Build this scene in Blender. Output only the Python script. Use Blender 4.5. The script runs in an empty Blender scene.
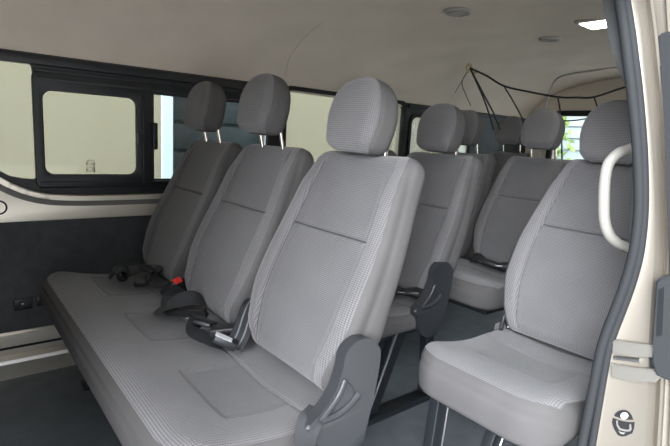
import bpy, bmesh, math, random
from mathutils import Vector, Matrix
random.seed(4)
C = bpy.context.scene.collection
PI = math.pi
CZ = 0.95                                   # eye height above the van floor
F_PX = 490.15
DX = (0.78043, -0.06091, 0.62223); DY = (-0.62263, -0.16697, 0.76449)
def _norm(v):
    l = math.sqrt(sum(a*a for a in v)); return tuple(a/l for a in v)
DX = _norm((615.0, -48.0, F_PX)); DY = _norm((-399.0, -107.0, F_PX))
DZ = (DX[1]*DY[2]-DX[2]*DY[1], DX[2]*DY[0]-DX[0]*DY[2], DX[0]*DY[1]-DX[1]*DY[0])
def sight(px, py):
    v = (px-335.0, py-223.0, F_PX)
    return Vector((sum(a*b for a, b in zip(DX, v)), sum(a*b for a, b in zip(DY, v)), sum(a*b for a, b in zip(DZ, v))))
EYE = Vector((0, 0, CZ))
def at_y(px, py, Y): r = sight(px, py); return EYE + r*(Y/r.y)
def at_x(px, py, X): r = sight(px, py); return EYE + r*(X/r.x)
def at_z(px, py, Z): r = sight(px, py); return EYE + r*((Z-CZ)/r.z)

# ------------------------------------------------------------------ materials
def nodes_of(name):
    m = bpy.data.materials.new(name); m.use_nodes = True
    nt = m.node_tree; return m, nt, nt.nodes['Principled BSDF']
def mat(name, col, rough=.6, metal=0, bump=0, bscale=60, var=0, vscale=8, spec=.5, stretch=None):
    m, nt, p = nodes_of(name)
    p.inputs['Base Color'].default_value = (*col, 1); p.inputs['Roughness'].default_value = rough
    p.inputs['Metallic'].default_value = metal; p.inputs['Specular IOR Level'].default_value = spec
    tc = nt.nodes.new('ShaderNodeTexCoord')
    src = tc.outputs['Object']
    if stretch:
        mp = nt.nodes.new('ShaderNodeMapping'); mp.inputs['Scale'].default_value = stretch
        nt.links.new(src, mp.inputs['Vector']); src = mp.outputs['Vector']
    if var:
        n = nt.nodes.new('ShaderNodeTexNoise'); n.inputs['Scale'].default_value = vscale; n.inputs['Detail'].default_value = 5
        nt.links.new(src, n.inputs['Vector'])
        r = nt.nodes.new('ShaderNodeMapRange'); r.inputs['From Min'].default_value = .3; r.inputs['From Max'].default_value = .7
        r.inputs['To Min'].default_value = 1-var; r.inputs['To Max'].default_value = 1+var
        nt.links.new(n.outputs['Fac'], r.inputs['Value'])
        mx = nt.nodes.new('ShaderNodeVectorMath'); mx.operation = 'SCALE'; mx.inputs[0].default_value = col
        nt.links.new(r.outputs['Result'], mx.inputs['Scale']); nt.links.new(mx.outputs['Vector'], p.inputs['Base Color'])
    if bump:
        n = nt.nodes.new('ShaderNodeTexNoise'); n.inputs['Scale'].default_value = bscale; n.inputs['Detail'].default_value = 4
        nt.links.new(src, n.inputs['Vector'])
        b = nt.nodes.new('ShaderNodeBump'); b.inputs['Strength'].default_value = bump; b.inputs['Distance'].default_value = .004
        nt.links.new(n.outputs['Fac'], b.inputs['Height']); nt.links.new(b.outputs['Normal'], p.inputs['Normal'])
    return m
def fabric(name, dark, light, pitch, bump=.5):
    """woven cloth with staggered pin dots laid out on the UVs (in metres)"""
    m, nt, p = nodes_of(name)
    N, L = nt.nodes.new, nt.links.new
    p.inputs['Roughness'].default_value = .9; p.inputs['Specular IOR Level'].default_value = .25
    p.inputs['Sheen Weight'].default_value = .25; p.inputs['Sheen Roughness'].default_value = .5
    uv = N('ShaderNodeUVMap'); sp = N('ShaderNodeSeparateXYZ'); L(uv.outputs['UV'], sp.inputs[0])
    def wave(sock, per):
        a = N('ShaderNodeMath'); a.operation = 'MULTIPLY'; a.inputs[1].default_value = 2*PI/per; L(sock, a.inputs[0])
        s = N('ShaderNodeMath'); s.operation = 'COSINE'; L(a.outputs[0], s.inputs[0]); return s.outputs[0]
    prod = N('ShaderNodeMath'); prod.operation = 'MULTIPLY'
    L(wave(sp.outputs['X'], pitch*2), prod.inputs[0]); L(wave(sp.outputs['Y'], pitch*2), prod.inputs[1])
    ab = N('ShaderNodeMath'); ab.operation = 'ABSOLUTE'; L(prod.outputs[0], ab.inputs[0])
    mr = N('ShaderNodeMapRange'); mr.interpolation_type = 'SMOOTHSTEP'
    mr.inputs['From Min'].default_value = .1; mr.inputs['From Max'].default_value = .6; L(ab.outputs[0], mr.inputs['Value'])
    mx = N('ShaderNodeMix'); mx.data_type = 'RGBA'; mx.inputs['A'].default_value = (*dark, 1); mx.inputs['B'].default_value = (*light, 1)
    L(mr.outputs['Result'], mx.inputs['Factor'])
    tc = N('ShaderNodeTexCoord'); n = N('ShaderNodeTexNoise'); n.inputs['Scale'].default_value = 9; n.inputs['Detail'].default_value = 6
    L(tc.outputs['Object'], n.inputs['Vector'])
    r2 = N('ShaderNodeMapRange'); r2.inputs['From Min'].default_value = .3; r2.inputs['From Max'].default_value = .7
    r2.inputs['To Min'].default_value = .93; r2.inputs['To Max'].default_value = 1.07; L(n.outputs['Fac'], r2.inputs['Value'])
    sc = N('ShaderNodeVectorMath'); sc.operation = 'SCALE'; L(mx.outputs['Result'], sc.inputs[0]); L(r2.outputs['Result'], sc.inputs['Scale'])
    L(sc.outputs['Vector'], p.inputs['Base Color'])
    b = N('ShaderNodeBump'); b.inputs['Strength'].default_value = bump; b.inputs['Distance'].default_value = .0015
    L(mr.outputs['Result'], b.inputs['Height']); L(b.outputs['Normal'], p.inputs['Normal'])
    return m
def glass(name, tint, refl=.6):
    m, nt, p = nodes_of(name); nt.nodes.remove(p)
    N, L = nt.nodes.new, nt.links.new
    t = N('ShaderNodeBsdfTransparent'); t.inputs['Color'].default_value = (*tint, 1)
    g = N('ShaderNodeBsdfGlossy'); g.inputs['Roughness'].default_value = .02
    lw = N('ShaderNodeFresnel'); lw.inputs['IOR'].default_value = 1.4
    k = N('ShaderNodeMath'); k.operation = 'MULTIPLY'; k.inputs[1].default_value = refl; L(lw.outputs[0], k.inputs[0])
    mx = N('ShaderNodeMixShader'); L(k.outputs[0], mx.inputs[0]); L(t.outputs[0], mx.inputs[1]); L(g.outputs[0], mx.inputs[2])
    L(mx.outputs[0], nt.nodes['Material Output'].inputs['Surface']); return m
def emit(name, col, s):
    m, nt, p = nodes_of(name); p.inputs['Base Color'].default_value = (*col, 1)
    p.inputs['Emission Color'].default_value = (*col, 1); p.inputs['Emission Strength'].default_value = s; return m

M = dict(
    insert=fabric('insert_cloth', (.070, .067, .069), (.150, .146, .149), .0042),
    bolster=fabric('bolster_cloth', (.090, .086, .088), (.175, .170, .172), .0046),
    plain=mat('plain_cloth', (.095, .091, .090), .9, bump=.15, bscale=500, var=.06, spec=.25),
    headliner=mat('headliner_felt', (.66, .585, .50), .95, bump=.15, bscale=90, var=.05, vscale=5, spec=.2),
    headseam=mat('headliner_edge', (.42, .40, .38), .9),
    black=mat('black_window_trim', (.014, .016, .019), .45, bump=.05, bscale=200),
    blackmatte=mat('black_matte', (.012, .012, .013), .7),
    lowtrim=mat('dark_side_trim', (.068, .072, .077), .75, bump=.4, bscale=350, var=.15, vscale=30),
    beige=mat('beige_body_metal', (.92, .86, .74), .33, metal=.5, var=.03),
    silver=mat('champagne_paint', (.275, .248, .208), .4, metal=.55, var=.02),
    bracket=mat('satin_bracket', (.30, .285, .255), .38, metal=.6),
    rubber=mat('grey_rubber', (.026, .028, .030), .7, spec=.2),
    rubberdark=mat('dark_rubber', (.026, .028, .03), .6, spec=.25),
    greytrim=mat('grey_plastic_trim', (.07, .072, .074), .7, spec=.25),
    doorplastic=mat('dark_grey_plastic', (.026, .028, .030), .5),
    recliner=mat('charcoal_plastic', (.030, .032, .035), .38, bump=.06, bscale=500),
    frame=mat('black_seat_frame', (.012, .014, .017), .4),
    chrome=mat('chrome', (.8, .72, .66), .15, metal=1),
    steel=mat('steel', (.55, .56, .58), .3, metal=1),
    floor=mat('floor_vinyl', (.12, .136, .15), .6, bump=.5, bscale=220, var=.15, vscale=14),
    web=mat('belt_webbing', (.02, .021, .024), .55, bump=.3, bscale=700),
    webgrey=mat('belt_webbing_grey', (.03, .031, .033), .7, bump=.3, bscale=600),
    webline=mat('belt_stripe', (.16, .17, .18), .6),
    buckle=mat('buckle_plastic', (.014, .014, .016), .45),
    thread=mat('seam_thread', (.06, .058, .06), .8),  # shade of the seam grooves as a dark colour
    sillmetal=mat('sill_metal', (.78, .73, .64), .36, metal=.7),
    scuff=mat('bright_scuff_strip', (.95, .92, .86), .28, metal=.9),
    groove=mat('grey_belt_groove', (.20, .195, .18), .6),
    stickergrey=mat('sticker_grey', (.20, .19, .18), .5),
    red=mat('red_button', (.75, .035, .025), .35),
    white=mat('white_label', (.80, .82, .84), .5),
    ivory=mat('ivory_plastic', (.28, .268, .24), .4),
    cord=mat('elastic_cord', (.018, .018, .02), .8),
    hook=mat('brass_hook', (.50, .40, .22), .35, metal=.6),
    lamp=emit('lamp_lens', (1, .97, .9), 12.0),
    lampframe=mat('lamp_frame', (.45, .43, .40), .5),
    vent=mat('vent_plastic', (.33, .31, .29), .5),
    glass=glass('clear_glass', (.93, .95, .93)),
    darkglass=glass('rear_glass', (.93, .96, .96)),
    mark=mat('glass_print', (.16, .16, .14), .6),
    bodypaint=mat('body_paint', (.62, .60, .56), .3, metal=.3),
    plaster=mat('cream_plaster', (.185, .172, .122), .9, var=.03, vscale=1.5),
    paleblue=mat('pale_blue_paint', (.36, .47, .50), .7),
    shutter=mat('dark_shutter', (.010, .016, .018), .6),
    concrete=mat('concrete', (.58, .57, .55), .9, bump=.3, bscale=40, var=.12, vscale=3),
    cladding=mat('white_blue_cladding', (.30, .35, .365), .6),
    leaf=mat('leaves', (.20, .30, .07), .6, var=.4, vscale=20),
    bark=mat('bark', (.12, .09, .06), .9),
    brassy=mat('yellow_catch', (.30, .25, .07), .5),
    stickerblack=mat('sticker_black', (.02, .02, .02), .4),
)

# ------------------------------------------------------------------ helpers
def link(name, me, mats, parent=None, smooth=True, angle=40):
    o = bpy.data.objects.new(name, me); C.objects.link(o)
    for m in (mats if isinstance(mats, (list, tuple)) else [mats]): me.materials.append(m)
    if smooth:
        for p in me.polygons: p.use_smooth = True
        me.set_sharp_from_angle(angle=math.radians(angle))
    if parent is not None: o.parent = parent
    return o
def obj(name, bm, mats, parent=None, smooth=True, angle=40):
    bmesh.ops.recalc_face_normals(bm, faces=bm.faces)
    me = bpy.data.meshes.new(name); bm.to_mesh(me); bm.free()
    return link(name, me, mats, parent, smooth, angle)
def thing(name, label, cat, loc=(0, 0, 0), group=None, rz=0):
    o = bpy.data.objects.new(name, None); C.objects.link(o); o.location = loc; o.rotation_euler = (0, 0, rz)
    return tag(o, label, cat, group)
def tag(o, label, cat, group=None, kind=None):
    o['label'] = label; o['category'] = cat
    if group: o['group'] = group
    if kind: o['kind'] = kind
    return o
def struct(o): o['kind'] = 'structure'; return o
def dup(root, loc, label):
    r = root.copy(); C.objects.link(r); r.location = loc; r['label'] = label
    for ch in list(root.children):
        c = ch.copy(); C.objects.link(c); c.parent = r
        for g in ch.children:
            d = g.copy(); C.objects.link(d); d.parent = c
    return r
def box(bm, lo, hi, bev=0, seg=2, mi=0):
    lo, hi = Vector(lo), Vector(hi)
    r = bmesh.ops.create_cube(bm, size=1)
    c, s = (lo+hi)/2, hi-lo
    for v in r['verts']: v.co = Vector((v.co.x*s.x, v.co.y*s.y, v.co.z*s.z)) + c
    fs = set(f for v in r['verts'] for f in v.link_faces)
    for f in fs: f.material_index = mi
    if bev:
        es = list(set(e for v in r['verts'] for e in v.link_edges))
        bmesh.ops.bevel(bm, geom=es, offset=bev, segments=seg, affect='EDGES', profile=.5)
    return bm
def frames(pts, closed=False):
    T = []
    n = len(pts)
    for i in range(n):
        a = pts[(i-1) % n] if (closed or i > 0) else pts[i]
        b = pts[(i+1) % n] if (closed or i < n-1) else pts[i]
        T.append((b-a).normalized())
    return T
def smooth_path(pts, n=8, closed=False):
    pts = [Vector(p) for p in pts]; out = []; m = len(pts)
    rng = range(m if closed else m-1)
    for i in rng:
        p1, p2 = pts[i], pts[(i+1) % m]
        p0 = pts[(i-1) % m] if (closed or i > 0) else p1*2-p2
        p3 = pts[(i+2) % m] if (closed or i < m-2) else p2*2-p1
        for k in range(n):
            t = k/n
            out.append(.5*((2*p1)+(p2-p0)*t+(2*p0-5*p1+4*p2-p3)*t*t+(3*p1-p0-3*p2+p3)*t**3))
    if not closed: out.append(pts[-1])
    return out
def tube(bm, pts, r, n=10, closed=False, mi=0):
    pts = [Vector(p) for p in pts]; T = frames(pts, closed)
    up = Vector((0, 0, 1)) if abs(T[0].z) < .9 else Vector((1, 0, 0))
    x = T[0].cross(up).normalized(); rings = []
    for i, p in enumerate(pts):
        x = (x - T[i]*x.dot(T[i])).normalized(); y = T[i].cross(x)
        rr = r[i] if isinstance(r, (list, tuple)) else r
        rings.append([bm.verts.new(p + (x*math.cos(2*PI*k/n)+y*math.sin(2*PI*k/n))*rr) for k in range(n)])
    m = len(rings)
    for i in range(m if closed else m-1):
        a, b = rings[i], rings[(i+1) % m]
        for k in range(n):
            f = bm.faces.new((a[k], a[(k+1) % n], b[(k+1) % n], b[k])); f.material_index = mi
    if not closed:
        bm.faces.new(rings[0][::-1]); bm.faces.new(rings[-1])
    return bm
def ribbon(bm, pts, wdirs, w, t=.0016, mi=0, n=6, stripes=0):
    """flat webbing along a smooth path; wdirs give the width direction at each control point"""
    P = smooth_path(pts, n); W = smooth_path(wdirs, n); T = frames(P); rows = []
    cuts = [-.5, -.22, -.14, .14, .22, .5] if stripes else [-.5, .5]
    for p, wv, tt in zip(P, W, T):
        wv = (wv - tt*wv.dot(tt)).normalized(); nn = tt.cross(wv).normalized()
        rows.append(([bm.verts.new(p+wv*w*c+nn*t/2) for c in cuts], [bm.verts.new(p+wv*w*c-nn*t/2) for c in cuts]))
    k = len(cuts)
    for (a, a2), (b, b2) in zip(rows[:-1], rows[1:]):
        for i in range(k-1):
            f1 = bm.faces.new((a[i], a[i+1], b[i+1], b[i])); f2 = bm.faces.new((a2[i+1], a2[i], b2[i], b2[i+1]))
            f1.material_index = f2.material_index = (1 if stripes and i in (1, 3) else mi)
        bm.faces.new((a2[0], a[0], b[0], b2[0])); bm.faces.new((a[-1], a2[-1], b2[-1], b[-1]))
    for a, a2 in (rows[0], rows[-1]): bm.faces.new(a + a2[::-1])
    return bm
def rrect(x0, x1, y0, y1, r, n=8):
    """rounded rectangle outline, r = one radius or four (bl, br, tr, tl)"""
    if not isinstance(r, (tuple, list)): r = (r,)*4
    out = []
    for (cx, cy, rr, a0) in ((x0+r[0], y0+r[0], r[0], PI), (x1-r[1], y0+r[1], r[1], 1.5*PI), (x1-r[2], y1-r[2], r[2], 0), (x0+r[3], y1-r[3], r[3], .5*PI)):
        for k in range(n+1):
            a = a0 + .5*PI*k/n; out.append((cx+rr*math.cos(a), cy+rr*math.sin(a)))
    return out
def plate(name, outer, holes, frame, thick, mats, parent=None, bev=0):
    """flat plate with holes; frame(u, v, d) -> point"""
    cu = bpy.data.curves.new(name, 'CURVE'); cu.dimensions = '2D'; cu.fill_mode = 'BOTH'; cu.extrude = thick/2
    cu.bevel_depth = bev; cu.bevel_resolution = 2
    for poly in [outer]+list(holes):
        s = cu.splines.new('POLY'); s.points.add(len(poly)-1); s.use_cyclic_u = True
        for p, q in zip(s.points, poly): p.co = (q[0], q[1], 0, 1)
    tmp = bpy.data.objects.new(name, cu); C.objects.link(tmp)
    dg = bpy.context.evaluated_depsgraph_get(); dg.update()
    me = bpy.data.meshes.new_from_object(tmp.evaluated_get(dg))
    bpy.data.objects.remove(tmp); bpy.data.curves.remove(cu); me.materials.clear()
    for v in me.vertices: v.co = frame(*v.co)
    bm = bmesh.new(); bm.from_mesh(me); bmesh.ops.remove_doubles(bm, verts=bm.verts, dist=1e-5); bpy.data.meshes.remove(me)
    return obj(name, bm, mats, parent, angle=30)
def prism(bm, poly, frame, d0, d1, bev=0, mi=0, seg=3):
    a = [bm.verts.new(frame(u, v, d0)) for u, v in poly]; b = [bm.verts.new(frame(u, v, d1)) for u, v in poly]
    n = len(poly); fs = [bm.faces.new(a), bm.faces.new(b[::-1])]
    for i in range(n): fs.append(bm.faces.new((a[i], b[i], b[(i+1) % n], a[(i+1) % n])))
    for f in fs: f.material_index = mi
    if bev:
        es = list(fs[0].edges)+list(fs[1].edges)
        bmesh.ops.bevel(bm, geom=es, offset=bev, segments=seg, affect='EDGES', profile=.5)
    return bm
def XZ(Y): return lambda u, v, d: Vector((u, Y+d, v))
def YZ(X): return lambda u, v, d: Vector((X+d, u, v))
def XY(Z): return lambda u, v, d: Vector((u, v, Z+d))
def g(x, s): return math.exp(-(x/s)**2)
def sstep(a, b, x):
    t = max(0, min(1, (x-a)/(b-a))); return t*t*(3-2*t)
def resample(poly, n):
    P = [Vector((p[0], p[1])) for p in poly]; P.append(P[0].copy())
    L = [0]
    for a, b in zip(P[:-1], P[1:]): L.append(L[-1]+(b-a).length)
    out = []; j = 0
    for k in range(n):
        s = L[-1]*k/n
        while L[j+1] < s: j += 1
        t = (s-L[j])/max(1e-9, L[j+1]-L[j]); out.append(P[j].lerp(P[j+1], t))
    return out, L[-1]
def ring_normals(R):
    n = len(R); out = []
    for i in range(n):
        d = R[(i+1) % n]-R[i-1]; out.append(Vector((d.y, -d.x)).normalized())
    return out
def loft_mesh(rows, uvs, matf, to_world):
    """rows: lists of 3D local points; builds closed loft with end caps, uvs per row [(u0, du, v)]"""
    bm = bmesh.new(); uvl = bm.loops.layers.uv.new('UVMap'); n = len(rows[0])
    V = [[bm.verts.new(to_world(*p)) for p in row] for row in rows]
    for i in range(len(rows)-1):
        per0, v0 = uvs[i]; per1, v1 = uvs[i+1]
        for k in range(n):
            k2 = (k+1) % n
            f = bm.faces.new((V[i][k], V[i][k2], V[i+1][k2], V[i+1][k]))
            q = [rows[i][k], rows[i][k2], rows[i+1][k2], rows[i+1][k]]
            f.material_index = matf([sum(c)/4 for c in zip(*q)], k)
            if isinstance(per0, list): us = (per0[k], per0[k+1], per1[k+1], per1[k])
            else: us = ((k/n-.5)*per0, ((k+1)/n-.5)*per0, ((k+1)/n-.5)*per1, (k/n-.5)*per1)
            for lp, (u, v) in zip(f.loops, zip(us, (v0, v0, v1, v1))):
                lp[uvl].uv = (u, v)
    for row, pts, end in ((V[0], rows[0], 0), (V[-1], rows[-1], -1)):
        c = bm.verts.new(sum((v.co for v in row), Vector())/n)
        for k in range(n):
            f = bm.faces.new((row[k], row[(k+1) % n], c)); f.material_index = 2
    return bm

def seat_ring(w, tb, tf, rb, rf, nb=10, nc=7, ns=5, nx=12, nm=54, em=.71):
    """closed section from the middle of the back round to it again, with the same stations in every row"""
    rb, rf = min(rb, w*.9), min(rf, w*.33)
    if rb+rf > (tf+tb)*.97: q = (tf+tb)*.97/(rb+rf); rb, rf = rb*q, rf*q
    half = []                                            # back centre -> side -> front centre, at a > 0
    for k in range(nb): half.append((( w-rb)*k/nb, -tb))
    for k in range(nc): a = -.5*PI+.5*PI*k/nc; half.append((w-rb+rb*math.cos(a), -tb+rb+rb*math.sin(a)))
    for k in range(ns): half.append((w, -tb+rb+(tf-rf+tb-rb)*k/ns))
    for k in range(nc+3): a = .5*PI*k/(nc+3); half.append((w-rf+rf*math.cos(a), tf-rf+rf*math.sin(a)))
    e = min(em*w, w-rf)
    for k in range(nx): half.append((w-rf+(e-(w-rf))*k/nx, tf))
    for k in range(nm//2): half.append((e*(1-k/(nm//2)), tf))
    i_front = nb+nc+ns+(nc+3)//2+2; i_ins = nb+nc+ns+nc+3+nx
    ring = half+[(0, tf)]+[(-a, t) for a, t in half[:0:-1]]
    R = [Vector(p) for p in ring]; n = len(R); U = [0.0]
    for k in range(1, n+1): U.append(U[-1]+(R[k % n]-R[k-1]).length)
    m = n//2; U = [u-U[m] for u in U]
    return R, U, i_front, i_ins
# ------------------------------------------------------------------ seat pieces
REC = math.radians(22.4)
def back_frame(x0, z0, yc):
    s, c = math.sin(REC), math.cos(REC)
    return lambda a, t, h: Vector((x0+h*s-t*c, yc+a, z0+h*c+t*s))
def make_backrest(yc, x0=.640, z0=.401, hw=.206, L=.556, name='backrest', parent=None, N=190, Mr=136, taper=.13):
    rows, uvs = [], []
    Rt, Rb = .042, .035
    def width(h):
        u = h/L
        return hw*(.84+.16*sstep(0, .30, u)) * (1-taper*sstep(.45, 1.0, u))
    for i in range(Mr+1):
        # denser sampling at the ends
        u = i/Mr; h = L*u
        if h > L-Rt:
            q = (h-(L-Rt))/Rt; ins = Rt*(1-math.sqrt(max(0, 1-q*q))); tk = math.sqrt(max(.02, 1-q*q*.92))
        elif h < Rb:
            q = (Rb-h)/Rb; ins = Rb*.7*(1-math.sqrt(max(0, 1-q*q))); tk = math.sqrt(max(.05, 1-q*q*.9))
        else: ins, tk = 0, 1
        w = width(h)-ins
        tf = (.050-.008*u)*tk; tb = (.062-.030*u+.026*(1-sstep(0, .55, u)))*tk
        R, per, kf, ki = seat_ring(w, tb, tf, tb*.9, tf*.82)
        Nn = ring_normals(R); row = []
        for p, nn in zip(R, Nn):
            a, t = p; front = max(0, nn.y); wf = sstep(.3, .9, front)
            e = abs(a)/max(w, .01)
            d = wf*(.016*sstep(.60, .80, e)*(1-sstep(.78, .97, u))*sstep(.02, .12, u) - .006*(1-e*e))
            d += wf*.010*g(u-.33, .22)                                   # lumbar fullness
            d -= wf*.0060*g(e*w-.71*w, .0042)*(1-sstep(.93, .98, u))       # two upright seams
            if e < .71: d -= wf*.0080*g(h-.336, .0038)                     # cross seam
            d -= .0035*g(nn.y-.55, .16)*sstep(.05, .1, u)*(1-sstep(.95, 1, u))*(1 if nn.y > 0 else 0)   # welt along the edge
            q = p+nn*d; row.append((q.x, q.y, h))
        rows.append(row); uvs.append((per, h))
    nring = len(rows[0])
    def matf(c, s):
        k = min(s, nring-1-s)
        if k >= ki and c[2] < L-.004: return 0
        return 1 if k >= kf else 2
    fr = back_frame(x0, z0, yc)
    o = obj(name, loft_mesh(rows, uvs, matf, fr), [M['insert'], M['bolster'], M['plain']], parent, angle=70)
    # thin dark tubes laid in the seam grooves in place of their shade
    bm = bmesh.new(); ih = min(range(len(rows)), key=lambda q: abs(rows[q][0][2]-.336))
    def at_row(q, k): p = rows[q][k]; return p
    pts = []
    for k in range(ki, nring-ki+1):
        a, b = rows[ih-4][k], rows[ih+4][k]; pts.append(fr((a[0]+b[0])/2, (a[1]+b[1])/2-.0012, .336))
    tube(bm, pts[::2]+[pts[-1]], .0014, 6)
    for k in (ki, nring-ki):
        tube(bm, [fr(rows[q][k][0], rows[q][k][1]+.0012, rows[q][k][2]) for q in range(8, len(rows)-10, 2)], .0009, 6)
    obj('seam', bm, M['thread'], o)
    return o

def make_headrest(yc, zb, x0=.598, z0=.425, name='headrest', parent=None, N=110, Mr=64, hgt=.182, cx=.818):
    fr = back_frame(x0, z0, yc)
    tilt = math.radians(10); cz = zb
    def fr(a, t, h): return Vector((cx+(h-hgt/2)*math.sin(tilt)-t*math.cos(tilt), yc+a, cz+h*math.cos(tilt)+t*math.sin(tilt)))
    rows, uvs = [], []
    for i in range(Mr+1):
        u = i/Mr; h = hgt*(.5-.5*math.cos(PI*u)) if False else hgt*u
        v = h/hgt
        w = .092*(.86+.14*sstep(0, .45, v)); tf, tb = .054, .046
        Rt, Rb = .105, .03
        if h > hgt-Rt:
            q = (h-(hgt-Rt))/Rt; s = math.sqrt(max(.0, 1-q**2.3)); w *= .10+.90*s; k = .20+.80*math.sqrt(max(0, 1-q**2.7)); tf *= k; tb *= k
        if h < Rb:
            q = (Rb-h)/Rb; s = math.sqrt(max(0, 1-q*q)); w -= .028*(1-s); tf *= .35+.65*s; tb *= .35+.65*s
        R, per, kf, ki = seat_ring(w, tb, tf, tb*.85, min(tf*.8, w*.33), nm=30)
        Nn = ring_normals(R); row = []
        for p, nn in zip(R, Nn):
            d = -.0035*g(nn.y-.22, .15) if nn.y > -.3 else 0
            if nn.y > 0: d += .006*nn.y*(1-(p.x/max(w, .02))**2)
            q = p+nn*d; row.append((q.x, q.y, h))
        rows.append(row); uvs.append((per, h))
    nring = len(rows[0])
    def matf(c, s): return 1 if min(s, nring-1-s) >= kf-5 and c[2] < hgt*.985 else 2
    return obj(name, loft_mesh(rows, uvs, matf, fr), [M['insert'], M['bolster'], M['plain']], parent, angle=70)
def make_cushion(y0, y1, centres, xf=.250, xb=.70, zt=.415, zb=.312, parent=None, N=200, name='cushion'):
    rows, uvs = [], []; step = .0065; n = int((y1-y0)/step); Re = .045
    for i in range(n+1):
        y = y0+(y1-y0)*i/n; de = min(y-y0, y1-y)
        if de < Re:
            q = 1-de/Re; ins = .040*(1-math.sqrt(max(0, 1-q*q)))
        else: ins = 0
        zt_, zb_ = zt-ins*.9, zb+ins*.7; xf_, xb_ = xf+ins+.05*(1-min(1, de/.10))**2, xb-ins*.5
        xc_, zc_ = (xf_+xb_)/2, (zt_+zb_)/2
        R, per, kf, ki = seat_ring((xb_-xf_)/2, zc_-zb_, zt_-zc_, .024, .044, nb=10, nc=10, ns=6, nx=8, nm=90, em=.80)
        R = [Vector((p.x+xc_, p.y+zc_)) for p in R]
        Nn = ring_normals(R); row = []
        for p, nn in zip(R, Nn):
            x, z = p; up = sstep(.2, .9, nn.y); d = 0
            sx = (x-xf)/(xb-xf)
            d -= up*.024*sstep(.10, .62, sx)                                # drops towards the back
            d += up*.010*g(sx-.12, .14)
            near = min(abs(y-c) for c in centres)
            d -= up*.010*g(near, .10)*sstep(.2, .5, sx)                      # dish under each rider
            ins_ = (near < .112) and (.405 < x < .555)
            if ins_: d -= up*.002
            inx = sstep(.402, .408, x)*(1-sstep(.552, .560, x)); iny = 1-sstep(.112, .118, near)
            d -= up*.0045*g(near-.114, .0045)*inx
            d -= up*.0045*g(x-.405, .0042)*iny
            d -= up*.0045*g(x-.556, .0042)
            if nn.x < 0: d -= .0030*g(nn.y-.30, .10)                         # welt along the nose
            if abs(nn.x) > .8 and nn.x < 0: d += .006*g((z-(zt+zb)/2), .04)
            q = p+nn*d; row.append((q.x, q.y, y))
        rows.append(row); uvs.append((per, y))
    nring = len(rows[0])
    def matf(c, s):
        x, z, y = c; near = min(abs(y-k) for k in centres)
        if min(s, nring-1-s) < kf or y-y0 < .014 or y1-y < .014: return 2
        if near < .114 and .405 < x < .556: return 0
        return 1
    return obj(name, loft_mesh(rows, uvs, matf, lambda x, z, y: Vector((x, y, z))), [M['insert'], M['bolster'], M['plain']], parent, angle=70)
def posts(yc, zlo, zhi, parent, dx=0):
    for s in (-.061, .061):
        bm = bmesh.new(); tube(bm, [(.842+dx*.6, yc+s, zlo), (.828+dx, yc+s, zhi)], .006, 12)
        obj('headrest_post', bm, M['chrome'], parent)
REC_OUT = [(.535, .335), (.528, .372), (.505, .395), (.520, .412), (.545, .428), (.572, .462), (.586, .505), (.592, .540), (.606, .556), (.632, .565), (.662, .562), (.687, .547), (.701, .522), (.700, .480), (.692, .425), (.676, .355), (.660, .305), (.60, .290), (.56, .302)]
REC_OUT = [(x+.012*(1-sstep(.58, .70, x)), z-.010*sstep(.42, .56, z)) for x, z in REC_OUT]
def spline2(poly, n=5): return [(p.x, p.y) for p in smooth_path([(a, b, 0) for a, b in poly], n, True)]
def make_recliner(yside, parent, sgn=-1):
    fr = XZ(yside)
    bm = bmesh.new(); prism(bm, spline2(REC_OUT), fr, 0, sgn*.028, .011)
    o = obj('recliner_cover', bm, M['recliner'], parent, angle=60)
    # raised triangular rib and its lower bar
    bm = bmesh.new()
    rib = smooth_path([(.607, yside+sgn*.027, .478), (.592, yside+sgn*.027, .448), (.570, yside+sgn*.027, .425), (.548, yside+sgn*.027, .408)], 6)
    tube(bm, rib, .0065, 10); 
    tube(bm, smooth_path([(.548, yside+sgn*.027, .408), (.590, yside+sgn*.027, .408), (.622, yside+sgn*.027, .420), (.645, yside+sgn*.027, .436)], 6), .0085, 10)
    obj('cover_rib', bm, M['recliner'], o)
    bm = bmesh.new(); prism(bm, spline2([(.609, .474), (.634, .446), (.622, .432), (.596, .420), (.566, .416), (.590, .440)], 3), fr, sgn*.022, sgn*.030, .003)
    obj('release_lever', bm, M['recliner'], o)
    bm = bmesh.new(); tube(bm, [(.582, yside+sgn*.02, .355), (.582, yside+sgn*.0278, .355)], .008, 14)
    obj('screw_hole', bm, M['blackmatte'], o)
    return o
def make_leg_frame(y, parent):
    """front leg, rear leg, floor rail, side plate"""
    bm = bmesh.new(); prism(bm, [(.50, .318), (.56, .318), (.435, .03), (.385, .03)], XZ(y), -.018, .018, .004)
    l = obj('leg', bm, M['frame'], parent, angle=30)
    bm = bmesh.new(); tube(bm, [(.503, y-.021, .316), (.386, y-.021, .03)], .0028, 8)
    obj('edge_wire', bm, M['steel'], l)
    bm = bmesh.new(); prism(bm, [(.66, .318), (.70, .318), (.72, .03), (.68, .03)], XZ(y), -.018, .018, .004)
    obj('leg', bm, M['frame'], parent, angle=30)
    bm = bmesh.new(); box(bm, (.36, y-.03, 0), (.78, y+.03, .022), .005); obj('floor_rail', bm, M['frame'], parent, angle=30)

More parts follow.
